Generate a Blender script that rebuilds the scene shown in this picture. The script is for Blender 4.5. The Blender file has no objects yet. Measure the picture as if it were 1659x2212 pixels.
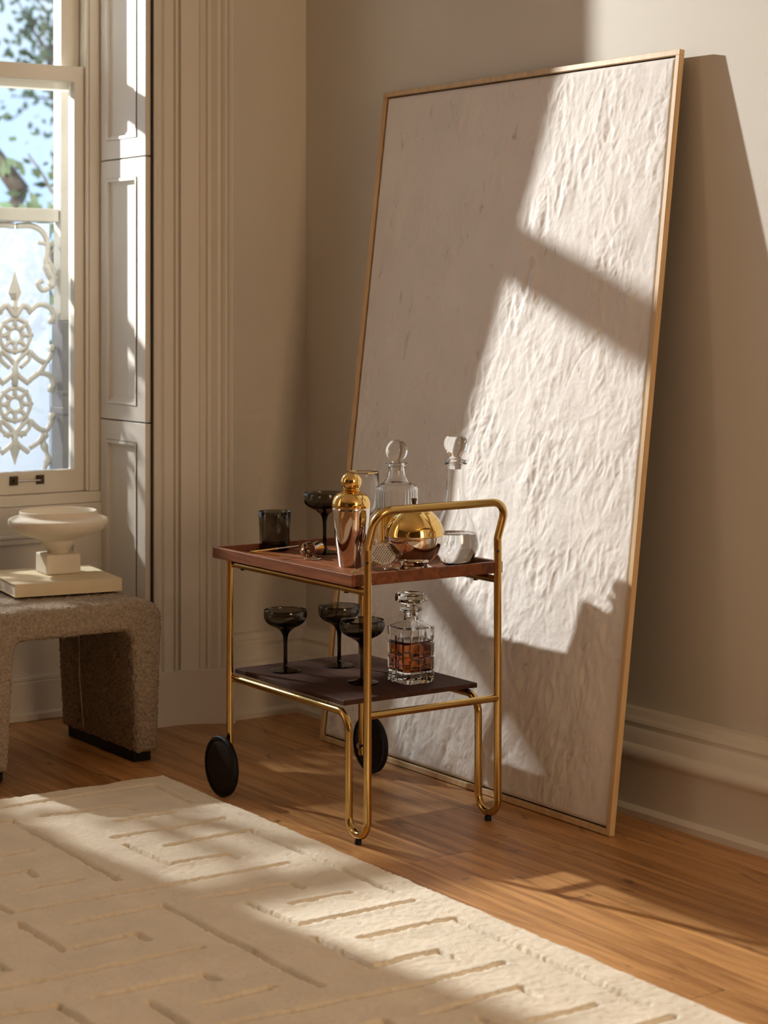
import bpy, bmesh, math, random
import numpy as np
from mathutils import Vector, Matrix

random.seed(7)
rng = np.random.default_rng(11)
scene = bpy.context.scene
COL = scene.collection
PI = math.pi

# ------------------------------------------------------------------ camera
cam_d = bpy.data.cameras.new('camera')
cam = bpy.data.objects.new('camera', cam_d)
COL.objects.link(cam)
cam.location = (5.562, -3.514, 1.325)
cam.rotation_euler = (PI / 2, 0, math.radians(55.49))
cam_d.sensor_fit = 'VERTICAL'
cam_d.sensor_height = 36.0
cam_d.lens = 36.0 * 4336.0 / 2212.0
cam_d.shift_y = -(1106 - 646) / 2212.0
cam_d.clip_start = 0.05
cam_d.dof.use_dof = True
cam_d.dof.focus_distance = 5.1
cam_d.dof.aperture_fstop = 4.0
scene.camera = cam

# ------------------------------------------------------------------ world (sky)
world = bpy.data.worlds.new('sky')
scene.world = world
world.use_nodes = True
wn = world.node_tree
for n in list(wn.nodes):
    wn.nodes.remove(n)
w_out = wn.nodes.new('ShaderNodeOutputWorld')
w_bg = wn.nodes.new('ShaderNodeBackground')
w_tc = wn.nodes.new('ShaderNodeTexCoord')
w_no = wn.nodes.new('ShaderNodeTexNoise')
w_no.inputs['Scale'].default_value = 3.0
w_no.inputs['Detail'].default_value = 6.0
w_cr = wn.nodes.new('ShaderNodeValToRGB')
w_cr.color_ramp.elements[0].position = 0.36
w_cr.color_ramp.elements[0].color = (0.42, 0.66, 1.0, 1)
w_cr.color_ramp.elements[1].position = 0.60
w_cr.color_ramp.elements[1].color = (0.80, 0.89, 1.0, 1)
wn.links.new(w_tc.outputs['Generated'], w_no.inputs['Vector'])
wn.links.new(w_no.outputs['Fac'], w_cr.inputs['Fac'])
wn.links.new(w_cr.outputs['Color'], w_bg.inputs['Color'])
w_bg.inputs['Strength'].default_value = 1.3
wn.links.new(w_bg.outputs['Background'], w_out.inputs['Surface'])

# ------------------------------------------------------------------ lights
def add_light(name, kind, loc, energy, color, **kw):
    d = bpy.data.lights.new(name, kind)
    d.energy = energy
    d.color = color
    for k, v in kw.items():
        setattr(d, k, v)
    o = bpy.data.objects.new(name, d)
    o.location = loc
    COL.objects.link(o)
    return o

# strong key flash standing in the garden beyond the window
key = add_light('garden_key_light', 'POINT', (-2.95, -1.90, 3.0), 2030.0, (1.0, 0.985, 0.96), shadow_soft_size=0.045)

# added warm fill lamps inside the unseen windows along the window wall
def window_fill_light(name, y0, y1, energy, color):
    o = add_light(name, 'AREA', (-0.05, (y0 + y1) / 2, 1.85), energy, color, shape='RECTANGLE',
                  size=2.2, size_y=abs(y1 - y0))
    o.rotation_euler = (0, -PI / 2, 0)
    return o
window_fill_light('fill_second_window', -4.2, -3.1, 10.5, (1.0, 0.74, 0.50))
window_fill_light('fill_third_window', -6.1, -5.0, 8.0, (1.0, 0.74, 0.50))

# added warm fill lamp behind the camera; the wall has no window there
far = add_light('far_fill_lamp', 'AREA', (7.42, -0.95, 2.0), 70.0, (1.0, 0.70, 0.42), shape='RECTANGLE', size=2.2, size_y=1.3)
far.rotation_euler = (0, PI / 2, 0)

# sky portal in the visible window
por = add_light('window_portal', 'AREA', (-0.47, -1.135, 1.84), 1.0, (1, 1, 1), shape='RECTANGLE', size=2.4, size_y=1.1)
por.rotation_euler = (0, -PI / 2, 0)
por.data.cycles.is_portal = True

scene.view_settings.view_transform = 'Standard'
scene.view_settings.look = 'None'
scene.view_settings.exposure = 0.12
scene.view_settings.gamma = 1.0
scene.view_settings.use_curve_mapping = False
scene.cycles.use_denoising = True
scene.cycles.max_bounces = 10
scene.cycles.diffuse_bounces = 4
scene.cycles.glossy_bounces = 4
scene.cycles.transmission_bounces = 10
scene.cycles.transparent_max_bounces = 10
scene.cycles.use_adaptive_sampling = True
scene.cycles.adaptive_threshold = 0.05
scene.cycles.adaptive_min_samples = 12
scene.cycles.sample_clamp_indirect = 6.0

# ================================================================== materials
def new_mat(name):
    m = bpy.data.materials.new(name)
    m.use_nodes = True
    return m, m.node_tree, m.node_tree.nodes['Principled BSDF']

def N(nt, kind, **inp):
    n = nt.nodes.new(kind)
    for k, v in inp.items():
        n.inputs[k.replace('_', ' ')].default_value = v
    return n

def plain(name, col, rough=0.5, metal=0.0, var=0.0, vscale=6.0, bump=0.0, bscale=80.0, spec=None, bdist=0.002):
    m, nt, b = new_mat(name)
    b.inputs['Base Color'].default_value = (*col, 1)
    b.inputs['Roughness'].default_value = rough
    b.inputs['Metallic'].default_value = metal
    if spec is not None:
        b.inputs['Specular IOR Level'].default_value = spec
    tc = nt.nodes.new('ShaderNodeTexCoord')
    if var > 0:
        no = N(nt, 'ShaderNodeTexNoise', Scale=vscale, Detail=5.0)
        cr = nt.nodes.new('ShaderNodeValToRGB')
        cr.color_ramp.elements[0].position = 0.3
        cr.color_ramp.elements[1].position = 0.7
        cr.color_ramp.elements[0].color = tuple(c * (1 - var) for c in col) + (1,)
        cr.color_ramp.elements[1].color = tuple(min(1, c * (1 + var)) for c in col) + (1,)
        nt.links.new(tc.outputs['Object'], no.inputs['Vector'])
        nt.links.new(no.outputs['Fac'], cr.inputs['Fac'])
        nt.links.new(cr.outputs['Color'], b.inputs['Base Color'])
    if bump > 0:
        nb = N(nt, 'ShaderNodeTexNoise', Scale=bscale, Detail=4.0)
        bp = N(nt, 'ShaderNodeBump', Strength=bump, Distance=bdist)
        nt.links.new(tc.outputs['Object'], nb.inputs['Vector'])
        nt.links.new(nb.outputs['Fac'], bp.inputs['Height'])
        nt.links.new(bp.outputs['Normal'], b.inputs['Normal'])
    return m

def wood(name, c0, c1, stretch=(1.2, 22, 22), rough=0.45, per_object=0.0, knots=False, bump=0.08, spec=0.4):
    m, nt, b = new_mat(name)
    tc = nt.nodes.new('ShaderNodeTexCoord')
    mp = nt.nodes.new('ShaderNodeMapping')
    mp.inputs['Scale'].default_value = stretch
    oi = nt.nodes.new('ShaderNodeObjectInfo')
    if per_object > 0:
        va = nt.nodes.new('ShaderNodeVectorMath'); va.operation = 'SCALE'
        va.inputs[0].default_value = (17.3, 9.1, 5.7)
        nt.links.new(oi.outputs['Random'], va.inputs['Scale'])
        nt.links.new(va.outputs['Vector'], mp.inputs['Location'])
    nt.links.new(tc.outputs['Object'], mp.inputs['Vector'])
    no = N(nt, 'ShaderNodeTexNoise', Scale=1.6, Detail=8.0, Roughness=0.62, Distortion=0.9)
    nt.links.new(mp.outputs['Vector'], no.inputs['Vector'])
    cr = nt.nodes.new('ShaderNodeValToRGB')
    cr.color_ramp.elements[0].position = 0.30
    cr.color_ramp.elements[1].position = 0.68
    cr.color_ramp.elements[0].color = (*c0, 1)
    cr.color_ramp.elements[1].color = (*c1, 1)
    nt.links.new(no.outputs['Fac'], cr.inputs['Fac'])
    last = cr.outputs['Color']
    if knots:
        vo = N(nt, 'ShaderNodeTexNoise', Scale=1.0, Detail=3.0, Distortion=1.5)
        mk_ = nt.nodes.new('ShaderNodeMapping')
        mk_.inputs['Scale'].default_value = (4.5, 11, 11)
        va2 = nt.nodes.new('ShaderNodeVectorMath'); va2.operation = 'SCALE'
        va2.inputs[0].default_value = (31.7, 23.1, 3.3)
        nt.links.new(oi.outputs['Random'], va2.inputs['Scale'])
        nt.links.new(va2.outputs['Vector'], mk_.inputs['Location'])
        nt.links.new(tc.outputs['Object'], mk_.inputs['Vector'])
        nt.links.new(mk_.outputs['Vector'], vo.inputs['Vector'])
        kr = nt.nodes.new('ShaderNodeValToRGB')
        kr.color_ramp.elements[0].position = 0.645
        kr.color_ramp.elements[0].color = (0, 0, 0, 1)
        kr.color_ramp.elements[1].position = 0.75
        kr.color_ramp.elements[1].color = (1, 1, 1, 1)
        nt.links.new(vo.outputs['Fac'], kr.inputs['Fac'])
        mx = nt.nodes.new('ShaderNodeMix'); mx.data_type = 'RGBA'
        mx.inputs['B'].default_value = (c0[0] * .42, c0[1] * .42, c0[2] * .45, 1)
        nt.links.new(kr.outputs['Color'], mx.inputs['Factor'])
        nt.links.new(last, mx.inputs['A'])
        last = mx.outputs['Result']
    if per_object > 0:
        hs = nt.nodes.new('ShaderNodeHueSaturation')
        mr = nt.nodes.new('ShaderNodeMapRange')
        mr.inputs['To Min'].default_value = 1 - per_object
        mr.inputs['To Max'].default_value = 1 + per_object
        nt.links.new(oi.outputs['Random'], mr.inputs['Value'])
        nt.links.new(mr.outputs['Result'], hs.inputs['Value'])
        nt.links.new(last, hs.inputs['Color'])
        last = hs.outputs['Color']
    nt.links.new(last, b.inputs['Base Color'])
    b.inputs['Roughness'].default_value = rough
    b.inputs['Specular IOR Level'].default_value = spec
    if bump > 0:
        bp = N(nt, 'ShaderNodeBump', Strength=bump, Distance=0.002)
        nt.links.new(no.outputs['Fac'], bp.inputs['Height'])
        nt.links.new(bp.outputs['Normal'], b.inputs['Normal'])
    return m

def glass(name, absorb=None, density=0.0, ior=1.48, col=(1, 1, 1), rough=0.0):
    m = bpy.data.materials.new(name)
    m.use_nodes = True
    nt = m.node_tree
    for n in list(nt.nodes):
        nt.nodes.remove(n)
    o = nt.nodes.new('ShaderNodeOutputMaterial')
    g = nt.nodes.new('ShaderNodeBsdfGlass')
    g.inputs['IOR'].default_value = ior
    g.inputs['Color'].default_value = (*col, 1)
    g.inputs['Roughness'].default_value = rough
    nt.links.new(g.outputs['BSDF'], o.inputs['Surface'])
    if absorb:
        v = nt.nodes.new('ShaderNodeVolumeAbsorption')
        v.inputs['Color'].default_value = (*absorb, 1)
        v.inputs['Density'].default_value = density
        nt.links.new(v.outputs['Volume'], o.inputs['Volume'])
    return m

def pane_mat(name):
    m = bpy.data.materials.new(name)
    m.use_nodes = True
    nt = m.node_tree
    for n in list(nt.nodes):
        nt.nodes.remove(n)
    o = nt.nodes.new('ShaderNodeOutputMaterial')
    t = nt.nodes.new('ShaderNodeBsdfTransparent')
    t.inputs['Color'].default_value = (0.97, 0.985, 0.98, 1)
    g = nt.nodes.new('ShaderNodeBsdfGlossy')
    g.inputs['Roughness'].default_value = 0.02
    f = nt.nodes.new('ShaderNodeFresnel')
    f.inputs['IOR'].default_value = 1.35
    mx = nt.nodes.new('ShaderNodeMixShader')
    nt.links.new(f.outputs['Fac'], mx.inputs['Fac'])
    nt.links.new(t.outputs['BSDF'], mx.inputs[1])
    nt.links.new(g.outputs['BSDF'], mx.inputs[2])
    nt.links.new(mx.outputs['Shader'], o.inputs['Surface'])
    return m

M = {}
M['wall'] = plain('wall_paint', (0.69, 0.645, 0.575), 0.75, var=0.025, vscale=2.0, bump=0.05, bscale=160, spec=0.25)
M['trim'] = plain('trim_paint', (0.73, 0.68, 0.605), 0.5, var=0.02, vscale=3.0, bump=0.03, bscale=90, spec=0.35)
M['sash'] = plain('window_paint', (0.76, 0.71, 0.62), 0.45, var=0.02, vscale=3.0, spec=0.35)
M['dim'] = plain('darkened_wall_paint', (0.17, 0.125, 0.085), 0.7, var=0.05, vscale=1.5, spec=0.2)  # dark tone given to the walls behind the camera to dim reflections
M['ceiling'] = plain('ceiling_paint', (0.80, 0.77, 0.71), 0.8, spec=0.2)
M['gap'] = plain('dark_joint', (0.05, 0.035, 0.025), 0.8)
M['floor'] = wood('oak_floor', (0.26, 0.110, 0.036), (0.63, 0.33, 0.125), stretch=(1.1, 19, 19), rough=0.36, per_object=0.22, knots=True, bump=0.10, spec=0.6)
M['subfloor'] = plain('dark_subfloor', (0.03, 0.017, 0.009), 0.9)
M['rug'] = plain('wool_pile', (0.80, 0.71, 0.58), 0.95, var=0.06, vscale=9.0, bump=0.55, bscale=260, spec=0.1, bdist=0.004)
M['canvas'] = plain('plastered_canvas', (0.80, 0.745, 0.70), 0.85, var=0.04, vscale=5.0, bump=0.6, bscale=24, spec=0.15, bdist=0.005)
def add_flecks_and_shade(m, scale, col, lo, hi):
    nt = m.node_tree
    b = nt.nodes['Principled BSDF']
    src = b.inputs['Base Color'].links[0].from_socket
    tc = nt.nodes.new('ShaderNodeTexCoord')
    mp = nt.nodes.new('ShaderNodeMapping'); mp.inputs['Scale'].default_value = scale; mp.inputs['Rotation'].default_value = (0, 0.3, 0)
    no = N(nt, 'ShaderNodeTexNoise', Scale=1.0, Detail=5.0, Roughness=0.65, Distortion=0.6)
    cr = nt.nodes.new('ShaderNodeValToRGB')
    cr.color_ramp.elements[0].position = lo; cr.color_ramp.elements[0].color = (0, 0, 0, 1)
    cr.color_ramp.elements[1].position = hi; cr.color_ramp.elements[1].color = (1, 1, 1, 1)
    mx = nt.nodes.new('ShaderNodeMix'); mx.data_type = 'RGBA'
    mx.inputs['B'].default_value = (*col, 1)
    nt.links.new(tc.outputs['Object'], mp.inputs['Vector'])
    nt.links.new(mp.outputs['Vector'], no.inputs['Vector'])
    nt.links.new(no.outputs['Fac'], cr.inputs['Fac'])
    nt.links.new(cr.outputs['Color'], mx.inputs['Factor'])
    nt.links.new(src, mx.inputs['A'])
    nt.links.new(mx.outputs['Result'], b.inputs['Base Color'])
add_flecks_and_shade(M['canvas'], (34, 34, 14), (0.57, 0.50, 0.45), 0.61, 0.74)  # dark flecks, also standing in for faint crease shading
M['frame'] = wood('pale_frame_wood', (0.52, 0.33, 0.16), (0.70, 0.50, 0.28), stretch=(20, 20, 1.5), rough=0.5, bump=0.06)
M['mahogany'] = wood('mahogany', (0.090, 0.026, 0.009), (0.235, 0.075, 0.026), stretch=(2.5, 30, 30), rough=0.40, bump=0.14, spec=0.3)
M['walnut'] = wood('dark_walnut', (0.030, 0.012, 0.008), (0.075, 0.030, 0.018), stretch=(3, 34, 34), rough=0.6, bump=0.10, spec=0.22)
M['brass'] = plain('satin_brass', (0.56, 0.37, 0.13), 0.19, 1.0, var=0.06, vscale=14.0)
M['gold'] = plain('polished_gold', (0.78, 0.53, 0.19), 0.05, 1.0)
M['chrome'] = plain('polished_steel', (0.72, 0.66, 0.60), 0.045, 1.0)
M['steel'] = plain('brushed_steel', (0.62, 0.58, 0.53), 0.16, 1.0)
M['rubber'] = plain('black_rubber', (0.009, 0.009, 0.010), 0.55, spec=0.2)
M['wheelwood'] = wood('wheel_wood', (0.009, 0.005, 0.004), (0.019, 0.010, 0.007), stretch=(8, 30, 30), rough=0.6, spec=0.2)
M['smoke'] = glass('smoked_glass', (0.38, 0.365, 0.29), 900.0)
M['clear'] = glass('clear_glass', (0.93, 0.96, 0.95), 12.0)
M['whisky'] = glass('amber_whisky', (0.89, 0.57, 0.16), 44.0, ior=1.36)
M['pale_spirit'] = glass('golden_spirit', (0.97, 0.84, 0.30), 70.0, ior=1.36)
M['water'] = glass('still_water', (0.95, 0.97, 0.97), 2.0, ior=1.33)
M['boucle'] = plain('boucle_wool', (0.45, 0.36, 0.275), 0.97, var=0.25, vscale=140.0, bump=1.0, bscale=330, spec=0.08, bdist=0.006)
M['stone'] = plain('cream_plaster', (0.80, 0.73, 0.61), 0.8, var=0.03, vscale=10, bump=0.08, bscale=120, spec=0.2)
M['book'] = plain('cream_linen_cover', (0.76, 0.65, 0.45), 0.75, var=0.03, vscale=20, bump=0.1, bscale=500, spec=0.2)
M['pages'] = plain('paper_pages', (0.86, 0.79, 0.69), 0.85, spec=0.1)
M['bronze'] = plain('aged_bronze', (0.09, 0.06, 0.035), 0.4, 0.8)
M['pane'] = pane_mat('window_glass')
M['iron'] = plain('painted_iron', (0.34, 0.31, 0.265), 0.5, var=0.05, vscale=30)
M['verandah'] = plain('verandah_paint', (0.27, 0.245, 0.205), 0.6, var=0.04, vscale=8)
M['shaded_half'] = plain('shaded_post_grey', (0.12, 0.11, 0.105), 0.6, var=0.1, vscale=10)  # grey coloured in for the shadow on the lower post
def frosted(name):
    m = bpy.data.materials.new(name)
    m.use_nodes = True
    nt = m.node_tree
    for n in list(nt.nodes):
        nt.nodes.remove(n)
    o = nt.nodes.new('ShaderNodeOutputMaterial')
    t = nt.nodes.new('ShaderNodeBsdfTranslucent')
    t.inputs['Color'].default_value = (0.33, 0.365, 0.43, 1)
    d = nt.nodes.new('ShaderNodeBsdfDiffuse')
    d.inputs['Color'].default_value = (0.50, 0.54, 0.62, 1)
    mx = nt.nodes.new('ShaderNodeMixShader')
    mx.inputs['Fac'].default_value = 0.25
    nt.links.new(t.outputs['BSDF'], mx.inputs[1])
    nt.links.new(d.outputs['BSDF'], mx.inputs[2])
    tr = nt.nodes.new('ShaderNodeBsdfTransparent')
    m2 = nt.nodes.new('ShaderNodeMixShader')
    m2.inputs['Fac'].default_value = 0.58
    nt.links.new(mx.outputs['Shader'], m2.inputs[1])
    nt.links.new(tr.outputs['BSDF'], m2.inputs[2])
    nt.links.new(m2.outputs['Shader'], o.inputs['Surface'])
    return m
M['frosted'] = frosted('frosted_glass')
M['bark'] = plain('tree_bark', (0.13, 0.10, 0.075), 0.9, var=0.2, vscale=12, bump=0.5, bscale=25)
M['leaf'] = plain('green_leaf', (0.10, 0.14, 0.065), 0.6, var=0.3, vscale=3)
M['ground'] = plain('pale_paving', (0.45, 0.42, 0.37), 0.9, var=0.1, vscale=2)

# ================================================================== builders
def finish(me, m, smooth):
    me.materials.append(m)
    if smooth:
        for p in me.polygons:
            p.use_smooth = True

def mk(name, verts, faces, m, parent=None, smooth=False, local=False, autosmooth=None):
    me = bpy.data.meshes.new(name)
    v = np.asarray(verts, dtype=float).reshape(-1, 3)
    if parent is not None and not local:
        v = v - base_of(parent)
    me.from_pydata(v.tolist(), [], [tuple(f) for f in faces])
    me.validate()
    bm = bmesh.new(); bm.from_mesh(me)
    bmesh.ops.recalc_face_normals(bm, faces=bm.faces)
    bm.to_mesh(me); bm.free()
    finish(me, m, smooth)
    o = bpy.data.objects.new(name, me)
    COL.objects.link(o)
    if parent is not None:
        o.parent = parent
    if autosmooth:
        for p in me.polygons:
            p.use_smooth = True
        me.set_sharp_from_angle(angle=math.radians(autosmooth))
    return o

def base_of(p):
    v = Vector((0, 0, 0))
    while p is not None:
        v = v + p.location
        p = p.parent
    return np.array(v)

def tag(o, label=None, cat=None, group=None, kind=None):
    if label: o['label'] = label
    if cat: o['category'] = cat
    if group: o['group'] = group
    if kind: o['kind'] = kind
    return o

def thing(name, loc, label=None, cat=None, group=None, kind=None, rz=0.0):
    o = bpy.data.objects.new(name, None)
    COL.objects.link(o)
    o.location = loc
    o.rotation_euler = (0, 0, rz)
    o.empty_display_size = 0.05
    return tag(o, label, cat, group, kind)

def box_vf(x0, x1, y0, y1, z0, z1):
    v = [(x0, y0, z0), (x1, y0, z0), (x1, y1, z0), (x0, y1, z0), (x0, y0, z1), (x1, y0, z1), (x1, y1, z1), (x0, y1, z1)]
    f = [(0, 3, 2, 1), (4, 5, 6, 7), (0, 1, 5, 4), (1, 2, 6, 5), (2, 3, 7, 6), (3, 0, 4, 7)]
    return v, f

def boxes(name, lst, m, parent=None, bevel=0.0, local=False, segs=2):
    bm = bmesh.new()
    for b in lst:
        v, f = box_vf(*b)
        vs = [bm.verts.new(p) for p in v]
        for q in f:
            bm.faces.new([vs[i] for i in q])
    bmesh.ops.recalc_face_normals(bm, faces=bm.faces)
    if bevel > 0:
        bmesh.ops.bevel(bm, geom=list(bm.edges), offset=bevel, segments=segs, affect='EDGES', profile=0.5)
    off = Vector((0, 0, 0))
    if parent is not None and not local:
        off = Vector(base_of(parent))
    for v in bm.verts:
        v.co -= off
    me = bpy.data.meshes.new(name)
    bm.to_mesh(me); bm.free()
    finish(me, m, False)
    o = bpy.data.objects.new(name, me)
    COL.objects.link(o)
    if parent is not None:
        o.parent = parent
    return o

def rect_frame(name, x0, x1, oy0, oy1, oz0, oz1, iy0, iy1, iz0, iz1, m, parent, swap=False, bevel=0.0015):
    """one connected frame: outer rectangle (oy, oz), inner opening (iy, iz), depth x0..x1; swap: frame lies in x-z with depth in y"""
    O = [(oy0, oz0), (oy1, oz0), (oy1, oz1), (oy0, oz1)]
    I = [(iy0, iz0), (iy1, iz0), (iy1, iz1), (iy0, iz1)]
    v = []
    for x in (x0, x1):
        for L in (O, I):
            v += [((y, x, z) if swap else (x, y, z)) for y, z in L]
    f = []
    for i in range(4):
        j = (i + 1) % 4
        f += [(i, j, 4 + j, 4 + i), (8 + i, 8 + j, 12 + j, 12 + i), (i, j, 8 + j, 8 + i), (4 + i, 4 + j, 12 + j, 12 + i)]
    o = mk(name, v, f, m, parent)
    if bevel > 0:
        bm = bmesh.new(); bm.from_mesh(o.data)
        ed = [e for e in bm.edges if len(e.link_faces) == 2 and e.calc_face_angle() > 0.3]
        bmesh.ops.bevel(bm, geom=ed, offset=bevel, segments=1, affect='EDGES')
        bm.to_mesh(o.data); bm.free()
    return o

def lathe_vf(profile, segs=48, cx=0.0, cy=0.0, cz=0.0, rfun=None):
    """profile: list of (r, z); closed at the axis where r == 0"""
    verts, rings, faces = [], [], []
    for (r, z) in profile:
        if r <= 1e-7:
            rings.append([len(verts)]); verts.append((cx, cy, cz + z))
        else:
            ring = []
            for i in range(segs):
                a = 2 * PI * i / segs
                rr = r if rfun is None else rfun(r, z, a)
                ring.append(len(verts))
                verts.append((cx + rr * math.cos(a), cy + rr * math.sin(a), cz + z))
            rings.append(ring)
    for A, B in zip(rings[:-1], rings[1:]):
        if len(A) == 1 and len(B) == 1:
            continue
        if len(A) == 1:
            for i in range(segs):
                faces.append((A[0], B[i], B[(i + 1) % segs]))
        elif len(B) == 1:
            for i in range(segs):
                faces.append((A[i], B[0], A[(i + 1) % segs]))
        else:
            for i in range(segs):
                j = (i + 1) % segs
                faces.append((A[i], A[j], B[j], B[i]))
    return verts, faces

def lathe(name, profile, m, parent=None, segs=48, loc=(0, 0, 0), rfun=None, smooth=True, local=True, sharp=40):
    v, f = lathe_vf(profile, segs, *loc, rfun=rfun)
    o = mk(name, v, f, m, parent, smooth=False, local=local)
    if smooth:
        for p in o.data.polygons:
            p.use_smooth = True
        if sharp:
            o.data.set_sharp_from_angle(angle=math.radians(sharp))
    return o

def smooth_profile(pts, n=6):
    """Catmull-Rom resampling of a profile"""
    P = [np.array(p, float) for p in pts]
    out = []
    for i in range(len(P) - 1):
        p0 = P[i - 1] if i > 0 else 2 * P[i] - P[i + 1]
        p1, p2 = P[i], P[i + 1]
        p3 = P[i + 2] if i + 2 < len(P) else 2 * P[i + 1] - P[i]
        for k in range(n):
            t = k / n
            q = 0.5 * ((2 * p1) + (-p0 + p2) * t + (2 * p0 - 5 * p1 + 4 * p2 - p3) * t * t + (-p0 + 3 * p1 - 3 * p2 + p3) * t ** 3)
            out.append((max(q[0], 0.0), q[1]))
    out.append(tuple(P[-1]))
    return out

def fillet(path, radii, n=8):
    P = [Vector(p) for p in path]
    out = [P[0]]
    for i in range(1, len(P) - 1):
        r = radii[i] if isinstance(radii, (list, tuple)) else radii
        a = (P[i - 1] - P[i]); b = (P[i + 1] - P[i])
        la, lb = a.length, b.length
        a.normalize(); b.normalize()
        ang = a.angle(b)
        if r <= 0 or ang > PI - 1e-3:
            out.append(P[i]); continue
        t = min(r / math.tan(ang / 2), la * 0.499, lb * 0.499)
        rr = t * math.tan(ang / 2)
        c = P[i] + (a + b).normalized() * (rr / math.sin(ang / 2))
        s = P[i] + a * t - c
        e = P[i] + b * t - c
        tot = s.angle(e)
        ax = s.cross(e).normalized()
        for k in range(n + 1):
            out.append(c + Matrix.Rotation(tot * k / n, 3, ax) @ s)
    out.append(P[-1])
    return out

def tube_vf(path, r, segs=14, caps=True, flat=1.0):
    P = [Vector(p) for p in path]
    n = len(P)
    T = []
    for i in range(n):
        if i == 0: t = P[1] - P[0]
        elif i == n - 1: t = P[-1] - P[-2]
        else: t = (P[i + 1] - P[i]).normalized() + (P[i] - P[i - 1]).normalized()
        T.append(t.normalized())
    up = Vector((0, 0, 1)) if abs(T[0].z) < 0.9 else Vector((0, 1, 0))
    u = T[0].cross(up).normalized()
    verts, faces = [], []
    for i in range(n):
        if i > 0:
            q = T[i - 1].rotation_difference(T[i])
            u = q @ u
        u = (u - T[i] * u.dot(T[i])).normalized()
        w = T[i].cross(u)
        rr = r[i] if isinstance(r, (list, tuple)) else r
        for k in range(segs):
            a = 2 * PI * k / segs
            verts.append(tuple(P[i] + u * (math.cos(a) * rr * flat) + w * (math.sin(a) * rr)))
    for i in range(n - 1):
        for k in range(segs):
            j = (k + 1) % segs
            faces.append((i * segs + k, i * segs + j, (i + 1) * segs + j, (i + 1) * segs + k))
    if caps:
        faces.append(tuple(reversed(range(segs))))
        faces.append(tuple((n - 1) * segs + k for k in range(segs)))
    return verts, faces

def tube(name, path, r, m, parent=None, segs=14, local=False, flat=1.0):
    v, f = tube_vf(path, r, segs, True, flat)
    o = mk(name, v, f, m, parent, local=local, autosmooth=50)
    return o

def join_vf(lst):
    V, F = [], []
    for v, f in lst:
        b = len(V)
        V += [tuple(p) for p in v]
        F += [tuple(i + b for i in q) for q in f]
    return V, F

def extrude_z(name, plan, z0, z1, m, parent=None, autosmooth=None):
    """plan: closed list of (x, y)"""
    n = len(plan)
    v = [(x, y, z0) for x, y in plan] + [(x, y, z1) for x, y in plan]
    f = [(i, (i + 1) % n, n + (i + 1) % n, n + i) for i in range(n)]
    f.append(tuple(range(n))); f.append(tuple(range(2 * n - 1, n - 1, -1)))
    return mk(name, v, f, m, parent, autosmooth=autosmooth)

def copy_tree(o, parent=None):
    c = o.copy()
    COL.objects.link(c)
    c.parent = parent
    for ch in list(o.children):
        copy_tree(ch, c)
    return c

# ================================================================== structure
# ---- floor of oak planks running along the long wall
floor = thing('floor', (0, 0, 0), kind='structure')
boxes('subfloor', [(-0.46, 7.6, -7.0, 0.2, -0.06, -0.013)], M['subfloor'], floor)
PW = 0.207
plank_cache = {}
def plank(x0, x1, y0, y1):
    L = round(x1 - x0, 4)
    w = y1 - y0
    key_ = (L, round(w, 4))
    if key_ not in plank_cache:
        bm = bmesh.new()
        v, f = box_vf(-L / 2 + 0.0009, L / 2 - 0.0009, -w / 2 + 0.0009, w / 2 - 0.0009, -0.013, 0.0)
        vs = [bm.verts.new(p) for p in v]
        for q in f:
            bm.faces.new([vs[i] for i in q])
        bmesh.ops.recalc_face_normals(bm, faces=bm.faces)
        me = bpy.data.meshes.new('plank')
        bm.to_mesh(me); bm.free()
        me.materials.append(M['floor'])
        plank_cache[key_] = me
    o = bpy.data.objects.new('plank', plank_cache[key_])
    o.location = ((x0 + x1) / 2, (y0 + y1) / 2, 0)
    o.parent = floor
    COL.objects.link(o)
row_first = {0: 1.02, 1: 0.55, 2: 1.3625, 3: 1.708, 4: 0.86, 5: 1.45, 6: 0.62, 7: 1.9, 8: 1.2, 9: 0.7}
y_top = 0.034
for r in range(34):
    y1 = y_top - r * PW
    y0 = y1 - PW
    j = row_first.get(r, 0.5 + ((r * 0.731) % 1.9))
    Lp = 1.9
    xs = [-0.30 if y1 < -0.55 and y0 > -1.75 else -0.02]
    k = j
    while k - Lp > xs[0]:
        k -= Lp
    while k < 7.5:
        if k > xs[-1] + 0.05:
            xs.append(k)
        k += Lp
    xs.append(7.5)
    for a, b in zip(xs[:-1], xs[1:]):
        plank(a, b, y0, min(y1, 0.2))

# ---- walls
wall_r = boxes('wall_right', [(-0.6, 7.6, 0.0, 0.25, -0.05, 3.35)], M['wall'])
tag(wall_r, kind='structure')
wall_r.rotation_euler = (0, 0, 0.0125)
WT = -0.46
wl = boxes('wall_left', [
    (WT, 0.0, -0.58, 0.06, -0.05, 3.35),
    (WT, 0.0, -1.69, -0.58, 3.0, 3.35),
    (WT, 0.0, -3.1, -1.69, -0.05, 3.35),
    (WT, 0.0, -4.2, -3.1, -0.05, 0.68), (WT, 0.0, -4.2, -3.1, 3.0, 3.35),
    (WT, 0.0, -5.0, -4.2, -0.05, 3.35),
    (WT, 0.0, -6.1, -5.0, -0.05, 0.68), (WT, 0.0, -6.1, -5.0, 3.0, 3.35),
    (WT, 0.0, -7.0, -6.1, -0.05, 3.35),
    (WT, -0.30, -1.69, -0.58, -0.05, 0.672)], M['wall'])
tag(wl, kind='structure')
tag(boxes('wall_back', [(-0.46, 7.6, -7.2, -7.0, -0.05, 3.35)], M['dim']), kind='structure')
tag(boxes('wall_front', [(7.5, 7.7, -7.2, 0.3, -0.05, 3.35)], M['dim']), kind='structure')
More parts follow.
